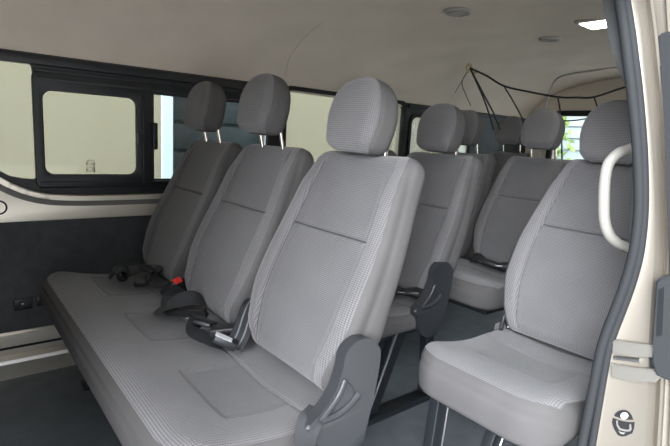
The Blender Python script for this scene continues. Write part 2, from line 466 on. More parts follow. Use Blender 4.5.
# ------------------------------------------------------------------ seats
def three_seat():
    r = thing('bench_seat', 'long three-person grey bench seat in front of all the other seats', 'bench seat', (0, 0, 0))
    ys = (.915, 1.345, 1.775)
    make_cushion(.700, 1.978, ys, parent=r)
    b0 = None
    for i, y in enumerate(ys):
        b = make_backrest(y, parent=r)
        raised = i > 0
        cx = .795 if raised else .818
        make_headrest(y, .952 if raised else .918, parent=b, cx=cx)
        posts(y, .885, .99, b, cx-.818)
    make_recliner(.712, r)
    for y in (.80, 1.345, 1.85): make_leg_frame(y, r)
    bm = bmesh.new(); box(bm, (.30, .76, .285), (.66, 1.93, .322), .006); obj('seat_pan', bm, M['frame'], r, angle=30)
    return r
front = three_seat()
PITCH = .69
def two_seat():
    r = thing('bench_seat', 'two-person grey bench seat directly behind the long three-person bench', 'bench seat', (PITCH, 0, 0), 'two-person benches behind the first row')
    ys = (1.238, 1.668)
    make_cushion(1.05, 1.90, ys, parent=r)
    for y in ys:
        b = make_backrest(y, parent=r, hw=.202, N=150, Mr=120); make_headrest(y, .925, parent=b); posts(y, .885, .95, b)
    make_recliner(1.062, r)
    for y in (1.11, 1.80): make_leg_frame(y, r)
    bm = bmesh.new(); box(bm, (.30, 1.10, .285), (.66, 1.86, .322), .006); obj('seat_pan', bm, M['frame'], r, angle=30)
    return r
second = two_seat()
third = dup(second, (2*PITCH, -.03, 0), 'darker two-person grey bench seat, third from the front, behind the single aisle seat')
for ch in third.children:                   # its headrests are pulled up on their posts
    if ch.name.startswith('backrest'):
        for gch in ch.children:
            if gch.name.startswith('headrest') and 'post' not in gch.name: gch.location.z += .035
            elif 'post' in gch.name: gch.location.z += .03
def lift(root, d):
    for ch in root.children:
        if ch.name.startswith('backrest'):
            for q in ch.children: q.location.z += d*(.6 if 'post' in q.name else 1)
def single():
    r = thing('single_seat', 'single grey fold-down seat with exposed legs beside the door pillar', 'single seat', (PITCH+.02, 0, 0), 'single side seats')
    make_cushion(.425, .832, (.628,), xf=.240, xb=.70, zb=.300, parent=r)
    b = make_backrest(.615, parent=r, hw=.200, L=.571, taper=.24); make_headrest(.615, .925, parent=b); posts(.615, .885, .95, b)
    for y, x0, x1 in ((.755, .30, .275), (.64, .44, .30)):
        bm = bmesh.new(); prism(bm, [(x0-.020, .305), (x0+.020, .305), (x1+.020, .0), (x1-.020, .0)], XZ(y), -.016, .016, .004)
        l = obj('leg', bm, M['frame'], r, angle=30)
        bm = bmesh.new(); tube(bm, [(x0+.0215, y-.018, .30), (x1+.0215, y-.018, .005)], .0022, 8); obj('edge_wire', bm, M['steel'], l)
    bm = bmesh.new(); tube(bm, [(.50, .56, .31), (.46, .53, .02)], .012, 10); o = obj('leg', bm, M['greytrim'], r); o['label'] = 'thin grey rear leg'
    bm = bmesh.new(); box(bm, (.29, .47, .272), (.62, .76, .305), .006); obj('seat_pan', bm, M['frame'], r, angle=30)
    bm = bmesh.new(); tube(bm, smooth_path([(.625, .792, .395), (.645, .800, .42), (.665, .800, .46)], 6), .007, 10); obj('hinge_arm', bm, M['recliner'], r)
    return r
sing = single()
rear_single = dup(sing, (PITCH*3+.02, 1.20, 0), 'dark seat at the very back under the net cords, mostly hidden behind other headrests')
lift(rear_single, .055)

# ------------------------------------------------------------------ seat belts
ZT = .432
def zb_(x): return .955-.53 if False else .418
def up(p, dz=0): return Vector((p[0], p[1], p[2]+dz))
BELTS = 'seat belts lying on the benches'
def buckle(parent, loc, rz, tilt, red=True, name='buckle'):
    bm = bmesh.new(); box(bm, (-.034, -.021, -.011), (.034, .021, .011), .006, 3)
    o = obj(name, bm, M['buckle'], parent)
    o.location = loc; o.rotation_euler = (0, tilt, rz)
    if red:
        bm = bmesh.new(); box(bm, (.020, -.017, -.0075), (.040, .017, .0125), .003, 2); q = obj('release_button', bm, M['red'], o); q['label'] = 'red push button'
    return o
def tongue(parent, loc, rot, label=False):
    bm = bmesh.new(); box(bm, (-.028, -.030, -.006), (.022, .030, .006), .004, 2); o = obj('latch_tongue', bm, M['buckle'], parent)
    o.location = loc; o.rotation_euler = rot
    bm = bmesh.new(); box(bm, (.020, -.012, -.0015), (.050, .012, .0015), .001, 1); obj('latch_plate', bm, M['steel'], o)
    return o
W = Vector
# far belt: a rolled strap and a buckle
t = thing('seat_belt', 'black lap belt bundled on the bench at the foot of the far window-side seatback', 'seat belt', (.53, 1.77, .40), BELTS)
bm = bmesh.new()
ribbon(bm, [(-.085, .03, .018), (-.06, .025, .044), (-.01, .05, .030), (.04, .03, .040), (.06, -.04, .046), (.02, -.10, .030), (.06, -.14, .02)],
       [(.3, 1, .2), (.3, 1, .3), (.5, .8, .6), (.9, .3, .4), (.8, -.3, .5), (.6, .6, .5), (.4, 1, .2)], .046)
obj('strap', bm, M['web'], t)
bm = bmesh.new()
sp = [( -.045+.022*math.cos(a*.9)*(1-.03*a), .015, .030+.022*math.sin(a*.9)*(1-.03*a)) for a in range(0, 15)]
ribbon(bm, sp, [(.15, 1, .1)]*len(sp), .046, n=3); obj('rolled_strap', bm, M['web'], t)
buckle(t, (-.01, -.085, .030), 1.2, -.1, red=False); tongue(t, (.035, -.03, .052), (.3, .2, .7))
# middle belt with the red button
t = thing('seat_belt', 'black lap belt with a red buckle button between the far and middle seatbacks', 'seat belt', (.55, 1.42, .40), BELTS)
buckle(t, (.005, .075, .052), -.95, -.75)
bm = bmesh.new()
ribbon(bm, [(.085, .10, .03), (.05, .085, .05), (.0, .055, .036), (-.050, .005, .022), (-.066, -.035, .026), (-.040, -.065, .052), (.01, -.075, .062), (.05, -.07, .045), (.06, -.065, .02)],
       [(.2, .3, 1), (.2, .3, 1), (.5, .3, .7), (.8, .3, .5), (.8, .2, .5), (.6, .5, .6), (.5, .6, .6), (.2, .9, .4), (.2, 1, .2)], .046)
obj('strap', bm, M['web'], t)
bm = bmesh.new()
ribbon(bm, [(.05, .03, .02), (-.01, .015, .055), (-.04, -.04, .020), (.02, -.11, .016)], [(.6, .8, .3), (.6, .6, .5), (.8, .5, .2), (.7, .6, 0)], .046); obj('strap', bm, M['web'], t)
# near belt with the white label
t = thing('seat_belt', 'black lap belt with a white tag and striped strap between the middle and aisle seatbacks', 'seat belt', (.54, 1.16, .40), BELTS)
tongue(t, (-.005, .035, .040), (.25, -.15, 2.3)); buckle(t, (.02, -.03, .036), 2.5, .15, red=False)
bm = bmesh.new()
ribbon(bm, [(.02, .09, .02), (-.01, .06, .052), (-.04, .02, .030), (-.02, -.05, .022), (.0, -.085, .016)], [(.8, .4, .4), (.8, .5, .2), (.7, .7, .2), (.9, .4, .1), (.9, .4, 0)], .046); obj('strap', bm, M['web'], t)
bm = bmesh.new()
ribbon(bm, [(.012, -.102, .014), (.040, -.088, .040), (.072, -.058, .072), (.105, -.030, .098), (.14, -.01, .10)], [(.7, -.5, .1), (.75, -.5, .1), (.7, -.6, 0), (.6, -.7, 0), (.6, -.7, 0)], .050, stripes=1)
o = obj('webbing', bm, [M['web'], M['webline']], t); o['label'] = 'upright black strap with grey edge stripes'
bm = bmesh.new(); prism(bm, [(-.022, -.016), (.022, -.016), (.022, .016), (-.022, .016)], XY(0), 0, .001); o = obj('white_tag', bm, M['white'], t); o.location = (-.012, -.098, .0475); o.rotation_euler = (.12, -.42, 2.55)
bm = bmesh.new(); box(bm, (-.03, -.022, -.010), (.03, .022, .010), .004); o = obj('buckle', bm, M['buckle'], t); o.location = (-.006, -.096, .034); o.rotation_euler = (.12, -.42, 2.55)
# strap at the aisle end recliner
t = thing('seat_belt', 'grey lap strap looped beside the charcoal recliner at the aisle end of the long bench', 'seat belt', (.53, .70, .36), BELTS)
bm = bmesh.new(); ribbon(bm, [(.035, .01, .055), (.0, -.005, .045), (-.02, -.022, .0), (-.01, -.03, -.09)], [(.8, -.6, 0), (.9, -.4, 0), (1, 0, 0), (1, 0, 0)], .048); obj('strap', bm, M['webgrey'], t)
for X, lab in ((PITCH, 'black belt buckle end on the cushion of the second bench, beside its recliner'), (2*PITCH, 'dark belt heap on the cushion of the third bench behind the aisle seat')):
    t = thing('seat_belt', lab, 'seat belt', (X+.56, 1.18 if X < 1 else 1.24, .40), BELTS)
    buckle(t, (0, 0, .032), 1.9, -.2, red=False); tongue(t, (.02, -.07, .034), (.2, .1, 2.2))
    bm = bmesh.new(); ribbon(bm, [(.03, .12, .03), (-.02, .05, .05), (.0, -.02, .03), (.03, -.10, .045), (.04, -.14, .02)], [(.7, .3, .5), (.8, .4, .3), (.8, .5, .2), (.7, .5, .3), (.8, .5, 0)], .046); obj('strap', bm, M['web'], t)

# ------------------------------------------------------------------ setting: floor, far side wall
X0, X1, YF, YN = -1.75, 3.62, 2.085, .385
bm = bmesh.new(); box(bm, (X0, .20, -.04), (X1, 2.20, 0)); struct(obj('floor', bm, M['floor'], smooth=False))
WZ = CZ
def zr(z): return z+CZ
wf = struct(bpy.data.objects.new('wall_far', None)); C.objects.link(wf)
# lower dark panel
bm = bmesh.new(); box(bm, (X0, YF, zr(-.785)), (X1, YF+.05, zr(-.352)), .004); obj('lower_panel', bm, M['lowtrim'], wf, smooth=False)
# body sill below it
bm = bmesh.new()
prism(bm, [(YF+.06, 0), (YF-.030, 0), (YF-.030, .050), (YF-.034, .066), (YF-.030, .074), (YF-.006, .084), (YF-.006, .160), (YF-.010, .166), (YF-.006, .173), (YF+.06, .172)],
      lambda u, v, d: Vector((d, u, v)), X0, X1); obj('sill_step', bm, M['sillmetal'], wf, angle=20)
bm = bmesh.new(); box(bm, (X0, YF-.0085, .108), (X1, YF, .117)); obj('sill_groove', bm, M['rubberdark'], wf, smooth=False)
bm = bmesh.new(); prism(bm, [(YF-.038, .062), (YF-.034, .075), (YF-.010, .088), (YF-.008, .085), (YF-.030, .070)], lambda u, v, d: Vector((d, u, v)), X0, X1); obj('scuff_strip', bm, M['scuff'], wf, smooth=False)
# beige body panel with the belt line sweeping up towards the front
top = [(X0, 1.20), (-.9, 1.17), (-.5, 1.12), (-.2, 1.035), (-.05, .925), (.05, .840), (.12, .782), (.163, .748), (.215, .716), (.28, .692), (.36, .681), (.50, .677), (.8, .677), (1.3, .677), (X1, .677)]
topS = [(p.x, p.y) for p in smooth_path([(a, b, 0) for a, b in top], 6)]
plate('body_panel', topS+[(X1, zr(-.357)), (X0, zr(-.357))], [], XZ(YF-.004), .02, M['beige'], wf, .003)
def sweep_belt(name, dz0, dz1, out, m):
    bm = bmesh.new(); rows = []
    T = frames([Vector((a, 0, b)) for a, b in topS])
    for (a, b), tt in zip(topS, T):
        nrm = Vector((-tt.z, 0, tt.x)); nrm = nrm if nrm.z > 0 else -nrm
        p = Vector((a, YF-.016, b)); rows.append([bm.verts.new(p+nrm*z+Vector((0, o, 0))) for z, o in ((dz0, .01), (dz0, -out), (dz1, -out), (dz1, .01))])
    for r1, r2 in zip(rows[:-1], rows[1:]):
        for k in range(4): bm.faces.new((r1[k], r1[(k+1) % 4], r2[(k+1) % 4], r2[k]))
    bmesh.ops.bevel(bm, geom=[e for e in bm.edges if abs((e.verts[0].co-e.verts[1].co).y) < .001 and abs((e.verts[0].co-e.verts[1].co).x) > .001], offset=.002, segments=1, affect='EDGES')
    obj(name, bm, m, wf, angle=30)
sweep_belt('belt_ridge', -.016, .002, .014, M['beige']); sweep_belt('belt_groove_seal', -.037, -.015, .004, M['groove'])
# oval pull recess on the beige panel
# window band in black with openings
def far_frame(d=0): return XZ(YF+d)
w1 = [(-1.30, 1.155), (.245, 1.155), (.262, 1.140), (.262, .742), (.252, .735), (.215, .742), (.170, .765), (.12, .805), (.05, .862), (-.05, .945), (-.2, 1.02), (-.9, 1.10)]
w1 = [(-1.30, 1.156), (.256, 1.156), (.268, 1.153), (.276, 1.145), (.278, 1.13), (.278, .752), (.274, .744), (.264, .741), (.232, .744), (.195, .752), (.163, .772), (.12, .806), (.05, .865), (-.05, .945), (-.2, 1.04), (-.5, 1.11), (-1.2, 1.14)]
slide = rrect(.300, .634, .757, 1.068, .035)
fixed = rrect(.702, 1.255, .738, 1.092, (.006, .03, .03, .006))
w3 = rrect(1.345, 2.185, .700, 1.180, .04)
w4 = rrect(2.245, 2.60, .720, 1.115, .05)
w5 = rrect(2.68, 2.86, .720, 1.12, .05)
plate('window_surround', [(X0, 1.165), (X0, 1.19), (X1, 1.19), (X1, .677)]+[(a, b) for a, b in reversed(topS)][1:-1]+[(X0, 1.162)],
      [w1, rrect(.290, .648, .745, 1.080, .04), fixed, w3, w4, w5], XZ(YF+.02), .02, M['black'], wf, .003)
# sliding sash with rails and catch
def window(n, poly, y, m=None, inset=.0):
    w = struct(bpy.data.objects.new('window_%d' % n, None)); C.objects.link(w)
    bm = bmesh.new(); prism(bm, poly, XZ(y), 0, .004); obj('pane', bm, m or M['glass'], w, smooth=False); return w
def off(poly, d):
    c = Vector((sum(p[0] for p in poly)/len(poly), sum(p[1] for p in poly)/len(poly)))
    return [(p[0]+math.copysign(d, p[0]-c.x), p[1]+math.copysign(d, p[1]-c.y)) for p in poly]
window(1, [(a, b) for a, b in w1], YF+.026)
win2 = window(2, rrect(.296, .640, .752, 1.073, .035), YF+.012)
plate('sash_frame', rrect(.276, .690, .715, 1.125, .02), [slide], XZ(YF+.004), .014, M['black'], win2, .004)
for z, h in ((1.100, .010), (1.128, .008), (1.152, .006), (.728, .007), (.705, .006)):
    bm = bmesh.new(); box(bm, (.285, YF-.012, z), (1.30, YF+.02, z+h), .002); obj('track', bm, M['black'], win2, angle=30)
bm = bmesh.new(); box(bm, (.652, YF-.014, .72), (.664, YF+.01, 1.09), .003); obj('stile', bm, M['black'], win2, angle=30)
bm = bmesh.new(); box(bm, (.690, YF-.022, .865), (.712, YF+.01, .975), .006); box(bm, (.630, YF-.022, .885), (.655, YF-.006, .93), .004); obj('catch', bm, M['black'], win2, angle=30)
# print on the glass, low on the pane
bm = bmesh.new()
def dash(x, z, w, h): box(bm, (x+.016, YF+.0095, z), (x+.016+w, YF+.0118, z+h))
dash(.433, .812, .026, .0022)
for k, (x, z, w, h) in enumerate([(.428, .796, .004, .012), (.432, .805, .010, .002), (.433, .796, .012, .002), (.446, .797, .003, .008), (.452, .792, .003, .014), (.457, .795, .003, .012),
                                  (.430, .786, .030, .002), (.428, .770, .004, .014), (.434, .776, .010, .002), (.436, .770, .010, .002), (.448, .772, .003, .012), (.454, .768, .005, .018)]): dash(x, z, w, h)
obj('glass_print', bm, M['mark'], win2, smooth=False)
window(3, fixed, YF+.022); window(4, w3, YF+.022); window(5, w4, YF+.022); window(6, w5, YF+.022)
for i, w in ((4, w3), (5, w4)):
    plate('window_gasket', off(w, .012), [w], XZ(YF+.008), .02, M['blackmatte'], bpy.data.objects['window_%d' % i], .004)
# outer skin of the far side
bm = bmesh.new(); box(bm, (X0, YF+.05, -.35), (X1, YF+.07, zr(-.36))); obj('outer_skin', bm, M['bodypaint'], wf, smooth=False)
# small dark power socket on the lower panel and oval pull
t = thing('switch_panel', 'small dark socket plate low on the black side trim left of the bench', 'socket', (.21, YF, .275))
bm = bmesh.new(); box(bm, (-.028, -.006, -.022), (.032, .0, .022), .004); obj('plate', bm, M['frame'], t, angle=30)
bm = bmesh.new(); tube(bm, [(.0, -.010, .0), (.0, -.002, .0)], .013, 16); obj('socket', bm, M['buckle'], t)
bm = bmesh.new(); box(bm, (-.004, -.0125, .001), (.004, -.009, .005), .001); o = obj('contact', bm, M['steel'], t)
bm = bmesh.new(); box(bm, (.045, -.006, -.018), (.062, .0, .025), .003); obj('rocker', bm, M['frame'], t, angle=30)
bm = bmesh.new(); tube(bm, [(p[0], YF-.016, p[1]) for p in rrect(.02, .176, .622, .668, .0225)], .0035, 8, True); tag(obj('door_pull', bm, M['rubber']), 'oval pull outline on the beige panel under the front side window', 'pull')

# ------------------------------------------------------------------ ceiling
def roof_y():
    return [(2.10, 1.165), (2.085, 1.21), (2.04, 1.275), (1.95, 1.345), (1.80, 1.405), (1.55, 1.450), (1.25, 1.465), (.95, 1.452), (.72, 1.408), (.57, 1.365), (.49, 1.31), (.475, 1.29)]
RP = [(p.x, p.y) for p in smooth_path([(a, b, 0) for a, b in roof_y()], 5)]
def roof_z(y):
    for (a, b), (c, d) in zip(RP[:-1], RP[1:]):
        if c <= y <= a: return b+(d-b)*(a-y)/(a-c)
    return RP[-1][1]
cl = struct(bpy.data.objects.new('ceiling', None)); C.objects.link(cl)
bm = bmesh.new(); xs = [X0+(X1-X0)*i/40 for i in range(41)]
rows = [[bm.verts.new((x, y, z+.0025*math.sin(x*3.1+y*2))) for y, z in RP] for x in xs]
for r1, r2 in zip(rows[:-1], rows[1:]):
    for k in range(len(RP)-1): bm.faces.new((r1[k], r1[k+1], r2[k+1], r2[k]))
o = obj('headliner', bm, M['headliner'], cl)
sm = o.modifiers.new('thick', 'SOLIDIFY'); sm.thickness = .02; sm.offset = 1
for f in o.data.polygons: pass
# seam piping and rear bow
bm = bmesh.new(); tube(bm, smooth_path([(1.315, 2.06, 1.21), (1.29, 1.99, 1.30), (1.27, 1.85, 1.375), (1.26, 1.7, 1.42)], 6), .0016, 8); obj('headliner_seam', bm, M['headliner'], cl)
bm = bmesh.new(); box(bm, (X0, YF-.012, 1.150), (1.325, YF+.03, 1.185), .006); box(bm, (2.21, YF-.012, 1.160), (X1, YF+.03, 1.185), .006); struct(obj('trim_1', bm, M['black'], angle=30))
# lamp, vents
t = thing('ceiling_lamp', 'lit white ceiling lamp near the door pillar top', 'lamp', (2.03, .945, 1.449))
bm = bmesh.new(); box(bm, (-.068, -.066, -.003), (.068, .066, .012), .003); obj('frame', bm, M['lampframe'], t)
bm = bmesh.new(); box(bm, (-.055, -.052, -.0055), (.055, .052, .002), .003); obj('lens', bm, M['lamp'], t)
VG = 'round ceiling air outlets'
def vent(px, py, r, lab):
    X = 1.4
    for _ in range(40):                      # meets the curved roof
        p = at_z(px, py, roof_z(max(.5, min(2.0, at_x(px, py, X).y)))); X = .5*X+.5*p.x
    t = thing('air_vent', lab, 'vent', (p.x, p.y, roof_z(p.y)), VG)
    bm = bmesh.new(); tube(bm, [(r*math.cos(a*PI/12), r*math.sin(a*PI/12), -.004) for a in range(24)], .007, 8, True); obj('rim', bm, M['vent'], t)
    bm = bmesh.new(); tube(bm, [(0, 0, .012), (0, 0, -.006)], r*.85, 24)
    for k in range(-2, 3): box(bm, (-r*.7, k*r*.3-.003, -.012), (r*.7, k*r*.3+.003, -.004))
    obj('louvre_disc', bm, M['vent'], t, angle=30)
vent(458, 11, .045, 'round ceiling vent at the top of the picture, largest and closest to the camera')
vent(550, 38, .040, 'small faint round ceiling vent left of the lit lamp')

# ------------------------------------------------------------------ back wall with its window
wb = struct(bpy.data.objects.new('wall_back', None)); C.objects.link(wb)
outer = [(y, z) for y, z in RP]+[(.40, 1.15), (.36, .8), (.36, -.02), (2.14, -.02), (2.14, .8)]
rw = rrect(.66, 1.88, .72, 1.215, .05)
plate('tailgate_panel', outer, [rw], YZ(X1-.03), .04, M['headliner'], wb, .004)
w7 = struct(bpy.data.objects.new('window_7', None)); C.objects.link(w7)
plate('window_frame', rrect(.63, 1.91, .69, 1.245, .06), [rw], YZ(X1-.055), .02, M['blackmatte'], w7, .004)
bm = bmesh.new(); prism(bm, rw, YZ(X1-.02), 0, .004); obj('pane', bm, M['darkglass'], w7, smooth=False)
# arch moulding of the tailgate opening
ap = [at_x(px, py, 3.15) for px, py in ((544, 118), (546, 104), (550, 90), (556, 80), (565, 72), (580, 64), (600, 57), (622, 50))]
ap = [Vector((3.15, 1.745, .75))]+ap+[Vector((3.15, 1.0, 1.40)), Vector((3.15, .75, 1.33)), Vector((3.15, .62, 1.2))]
for p in ap: p.z = min(p.z, roof_z(max(.47, p.y))-.004)
bm = bmesh.new(); tube(bm, smooth_path(ap, 6), .007, 8); struct(obj('trim_2', bm, M['headseam']))
# unseen full-height front panel, added to keep windscreen light out
bm = bmesh.new(); box(bm, (X0-.03, .36, -.02), (X0, 2.14, 1.5)); struct(obj('wall_front', bm, M['lowtrim'], smooth=False))

# ------------------------------------------------------------------ near side wall (door side)
wn = struct(bpy.data.objects.new('wall_near', None)); C.objects.link(wn)
nouter = [(1.22, -.02), (X1, -.02), (X1, 1.34), (1.22, 1.34)]
plate('side_panel', nouter, [rrect(1.40, 2.10, .60, 1.17, .04), rrect(2.22, 3.40, .60, 1.17, .04)], lambda u, v, d: Vector((u, .335+max(0, (v-.7))*.19+d, v)), .05, M['greytrim'], wn, .004)
for n, poly in ((8, rrect(1.40, 2.10, .60, 1.17, .04)), (9, rrect(2.22, 3.40, .60, 1.17, .04))):
    w = struct(bpy.data.objects.new('window_%d' % n, None)); C.objects.link(w)
    bm = bmesh.new(); prism(bm, poly, lambda u, v, d: Vector((u, .335+max(0, (v-.7))*.19+d, v)), 0, .004); obj('pane', bm, M['glass'], w, smooth=False)
bm = bmesh.new(); prism(bm, [(X0, -.02), (-.62, -.02), (-.62, 1.32), (X0, 1.32)], lambda u, v, d: Vector((u, .335+max(0, (v-.7))*.19+d, v)), -.025, .025); obj('front_pillar', bm, M['greytrim'], wn, smooth=False)
bm = bmesh.new(); prism(bm, [(.40, 1.36), (.50, 1.36), (.49, 1.30), (.475, 1.285), (.445, 1.28), (.40, 1.30)], lambda u, v, d: Vector((d, u, v)), X0, X1); obj('door_header', bm, M['greytrim'], wn, angle=30)
# roof skin outside
# pillar with its weatherstrip and painted jamb: strips swept up the pillar
rowsY = [-14, 0, 30, 60, 100, 150, 200, 235, 262, 290, 312, 330, 350, 395, 446, 520]
SI = {-14: 616, 0: 617, 30: 621.5, 60: 625, 100: 630, 150: 635, 200: 637, 235: 634, 262: 628.5, 290: 619.5, 312: 611, 330: 604, 350: 597.5, 395: 588, 446: 577, 520: 561}
SO = {-14: 627.5, 0: 629, 30: 634, 60: 638, 100: 642.5, 150: 646, 200: 647, 235: 645, 262: 641, 290: 633, 312: 625, 330: 618, 350: 611.5, 395: 604, 446: 596, 520: 583}
CO = {-14: 639, 0: 641, 30: 645, 60: 648, 100: 652, 150: 656, 200: 658.5, 235: 658.5, 262: 658, 290: 656, 312: 654.5, 330: 653.5, 350: 652.5, 395: 651, 446: 648, 520: 644}
def px_strip(i): return sight
def pillar_pts(tab, dx_px, X):
    return [at_x(tab[r]+dx_px, r, X(r) if callable(X) else X) for r in rowsY]
def XS(r): return 1.06+.02*math.sin(max(0, min(1, (r-60)/300))*PI)
P_in = pillar_pts(SI, 0, XS); P_so = pillar_pts(SO, 0, lambda r: XS(r)+.004)
P_mid = [a.lerp(b, .5) for a, b in zip(P_in, P_so)]
def strip(bm, cols, mi=0, n=4):
    S = [smooth_path(c, n) for c in cols]
    V = [[bm.verts.new(p) for p in c] for c in S]
    for a, b in zip(V[:-1], V[1:]):
        for i in range(len(a)-1): bm.faces.new((a[i], a[i+1], b[i+1], b[i])).material_index = mi
    return bm
dp = struct(bpy.data.objects.new('door_pillar', None)); C.objects.link(dp); dp.name = 'wall_pillar'
bm = bmesh.new()
a = [p+Vector((.004, .004, 0)) for p in P_in]; tube(bm, smooth_path([p.lerp(q, .28)+Vector((-.002, 0, 0)) for p, q in zip(P_in, P_so)], 4), .0105, 10)
tube(bm, smooth_path([p.lerp(q, .78)+Vector((.0, 0, 0)) for p, q in zip(P_in, P_so)], 4), .0078, 10); obj('weatherstrip', bm, M['rubber'], dp)
bm = bmesh.new(); strip(bm, [[p+Vector((.012, 0, 0)) for p in P_in], [p+Vector((.010, 0, 0)) for p in P_so]]); obj('strip_base', bm, M['rubberdark'], dp)
# inner grey trim behind the strip
bm = bmesh.new()
def tr(z): return .004+.030*sstep(1.02, 1.20, z)
strip(bm, [[p+Vector((.01, -.004, 0)) for p in P_in], [p+Vector((.02, tr(p.z), 0)) for p in P_in], [p+Vector((.10, tr(p.z)+.006, 0)) for p in P_in], [p+Vector((.18, -.005, 0)) for p in P_in]]); obj('inner_trim', bm, M['greytrim'], dp)
# jamb sections beyond the strip
XJ = lambda r: XS(r)+.012
c0 = [p+Vector((.006, .002, 0)) for p in P_so]
cols = [c0, pillar_pts(SO, 3.0, XJ), pillar_pts(CO, -4, XJ), pillar_pts(CO, 0, lambda r: XS(r)+.020), pillar_pts(CO, 5, lambda r: XS(r)+.030), pillar_pts(CO, 7.5, lambda r: XS(r)+.024),
        pillar_pts(CO, 9.0, lambda r: XS(r)+.012), pillar_pts(CO, 12, lambda r: XS(r)+.012), pillar_pts(CO, 14, lambda r: XS(r)+.03), pillar_pts(CO, 24, lambda r: XS(r)+.04)]
bm = bmesh.new(); strip(bm, cols); obj('painted_jamb', bm, M['silver'], dp, angle=60)
# sliding door edge beyond the jamb
def jp(px, py, dx=0): return at_x(px, py, 1.080+dx)
dr = struct(bpy.data.objects.new('door_1', None)); C.objects.link(dr)
def pxpoly(bm, pts, X, depth, bev=.003):
    a = [at_x(x, y, X) for x, y in pts]
    pa = [bm.verts.new(p) for p in a]; pb = [bm.verts.new(p+Vector((depth, 0, 0))) for p in a]; n = len(a)
    fs = [bm.faces.new(pa), bm.faces.new(pb[::-1])]+[bm.faces.new((pa[i], pb[i], pb[(i+1) % n], pa[(i+1) % n])) for i in range(n)]
    if bev: bmesh.ops.bevel(bm, geom=list(fs[0].edges), offset=bev, segments=2, affect='EDGES')
    return bm
bm = bmesh.new(); pxpoly(bm, [(664, -20), (668, 30), (673, 100), (676, 200), (673, 300), (670, 420), (666, 520), (720, 520), (730, -20)], 1.085, .05); obj('door_edge', bm, M['silver'], dr, angle=30)
bm = bmesh.new(); pxpoly(bm, [(657, 37), (661, 33), (668, 31), (680, 40), (686, 200), (680, 280), (669, 282), (667, 200), (664, 120)], 1.070, .03); obj('door_seal', bm, M['rubberdark'], dr, angle=30)
bm = bmesh.new(); pxpoly(bm, [(655, 282), (660, 277), (690, 272), (690, 384), (668, 381), (656, 376), (651, 362), (653, 345)], 1.050, .035, .004); lc = obj('latch_cover', bm, M['doorplastic'], dr, angle=30)
bm = bmesh.new(); pxpoly(bm, [(658, 290), (664, 287), (662, 335), (656, 337)], 1.0485, .004, .001); obj('latch_recess', bm, M['frame'], lc, angle=30)
# striker bracket on the jamb: two bars and the slot between
t = tag(struct(bpy.data.objects.new('x', None)), 'x', 'x'); bpy.data.objects.remove(t)
bk = thing('striker_bracket', 'satin metal double-bar bracket on the painted door jamb above the black sticker', 'bracket', jp(630, 360))
inv = Matrix.Translation(-Vector(bk.location))
def rel(bm): bm.transform(inv); return bm
bm = bmesh.new(); pxpoly(bm, [(611, 340), (633, 343), (656, 346), (656, 358), (634, 357), (612, 354)], 1.060, .03, .003); obj('bar', rel(bm), M['bracket'], bk, angle=30)
bm = bmesh.new(); pxpoly(bm, [(610, 364), (634, 368), (656, 370), (660, 378), (655, 383), (634, 382), (611, 378)], 1.060, .03, .003); obj('bar', rel(bm), M['bracket'], bk, angle=30)
bm = bmesh.new(); pxpoly(bm, [(612, 353), (655, 357), (655, 371), (612, 366)], 1.076, .02, 0); obj('slot', rel(bm), M['rubberdark'], bk, angle=30)
bm = bmesh.new(); tube(bm, [jp(614, 357.5, -.012), jp(640, 360.5, -.012)], .004, 10); obj('pin', rel(bm), M['steel'], bk)
# black sticker with helmet-like pictogram
st = thing('warning_sticker', 'black round pictogram sticker with white strap line low on the painted door jamb', 'sticker', jp(623, 422))
inv = Matrix.Translation(-Vector(st.location))
def sx(u, v): return (600+u/8.74, 395+v/8.74)
def decal(name, pts, m, lift):
    bm = bmesh.new(); XX = XS(422)+.012-lift
    pxpoly(bm, [sx(u, v) for u, v in pts], XX, .0006, 0); return obj(name, rel(bm), m, st, smooth=False)
def arc(cx, cy, rx, ry, a0, a1, n=16): return [(cx+rx*math.cos(math.radians(a0+(a1-a0)*k/n)), cy+ry*math.sin(math.radians(a0+(a1-a0)*k/n))) for k in range(n+1)]
decal('sticker_upper', [(122, 183), (135, 160), (160, 140), (190, 131), (225, 133), (255, 148), (275, 175), (290, 216), (240, 217), (190, 208)], M['stickerblack'], .0014)
decal('sticker_lower', [(112, 200), (150, 215), (200, 230), (250, 238), (303, 237), (298, 290), (282, 335), (255, 345), (230, 358), (190, 364), (155, 350), (135, 318), (115, 280), (105, 240)], M['stickerblack'], .0014)
decal('sticker_ring', arc(213, 182, 33, 30, 0, 352), M['white'], .0020)
decal('sticker_dot', arc(216, 180, 13, 11, 0, 350), M['vent'], .0026)
decal('sticker_strap', [(140, 225), (155, 222), (157, 262), (178, 292), (232, 305), (258, 300), (256, 258), (270, 252), (276, 300), (262, 318), (225, 320), (168, 306), (146, 270)], M['stickergrey'], .0020)
decal('sticker_chin', [(158, 312), (185, 326), (222, 330), (205, 344), (180, 338)], M['ivory'], .0020)
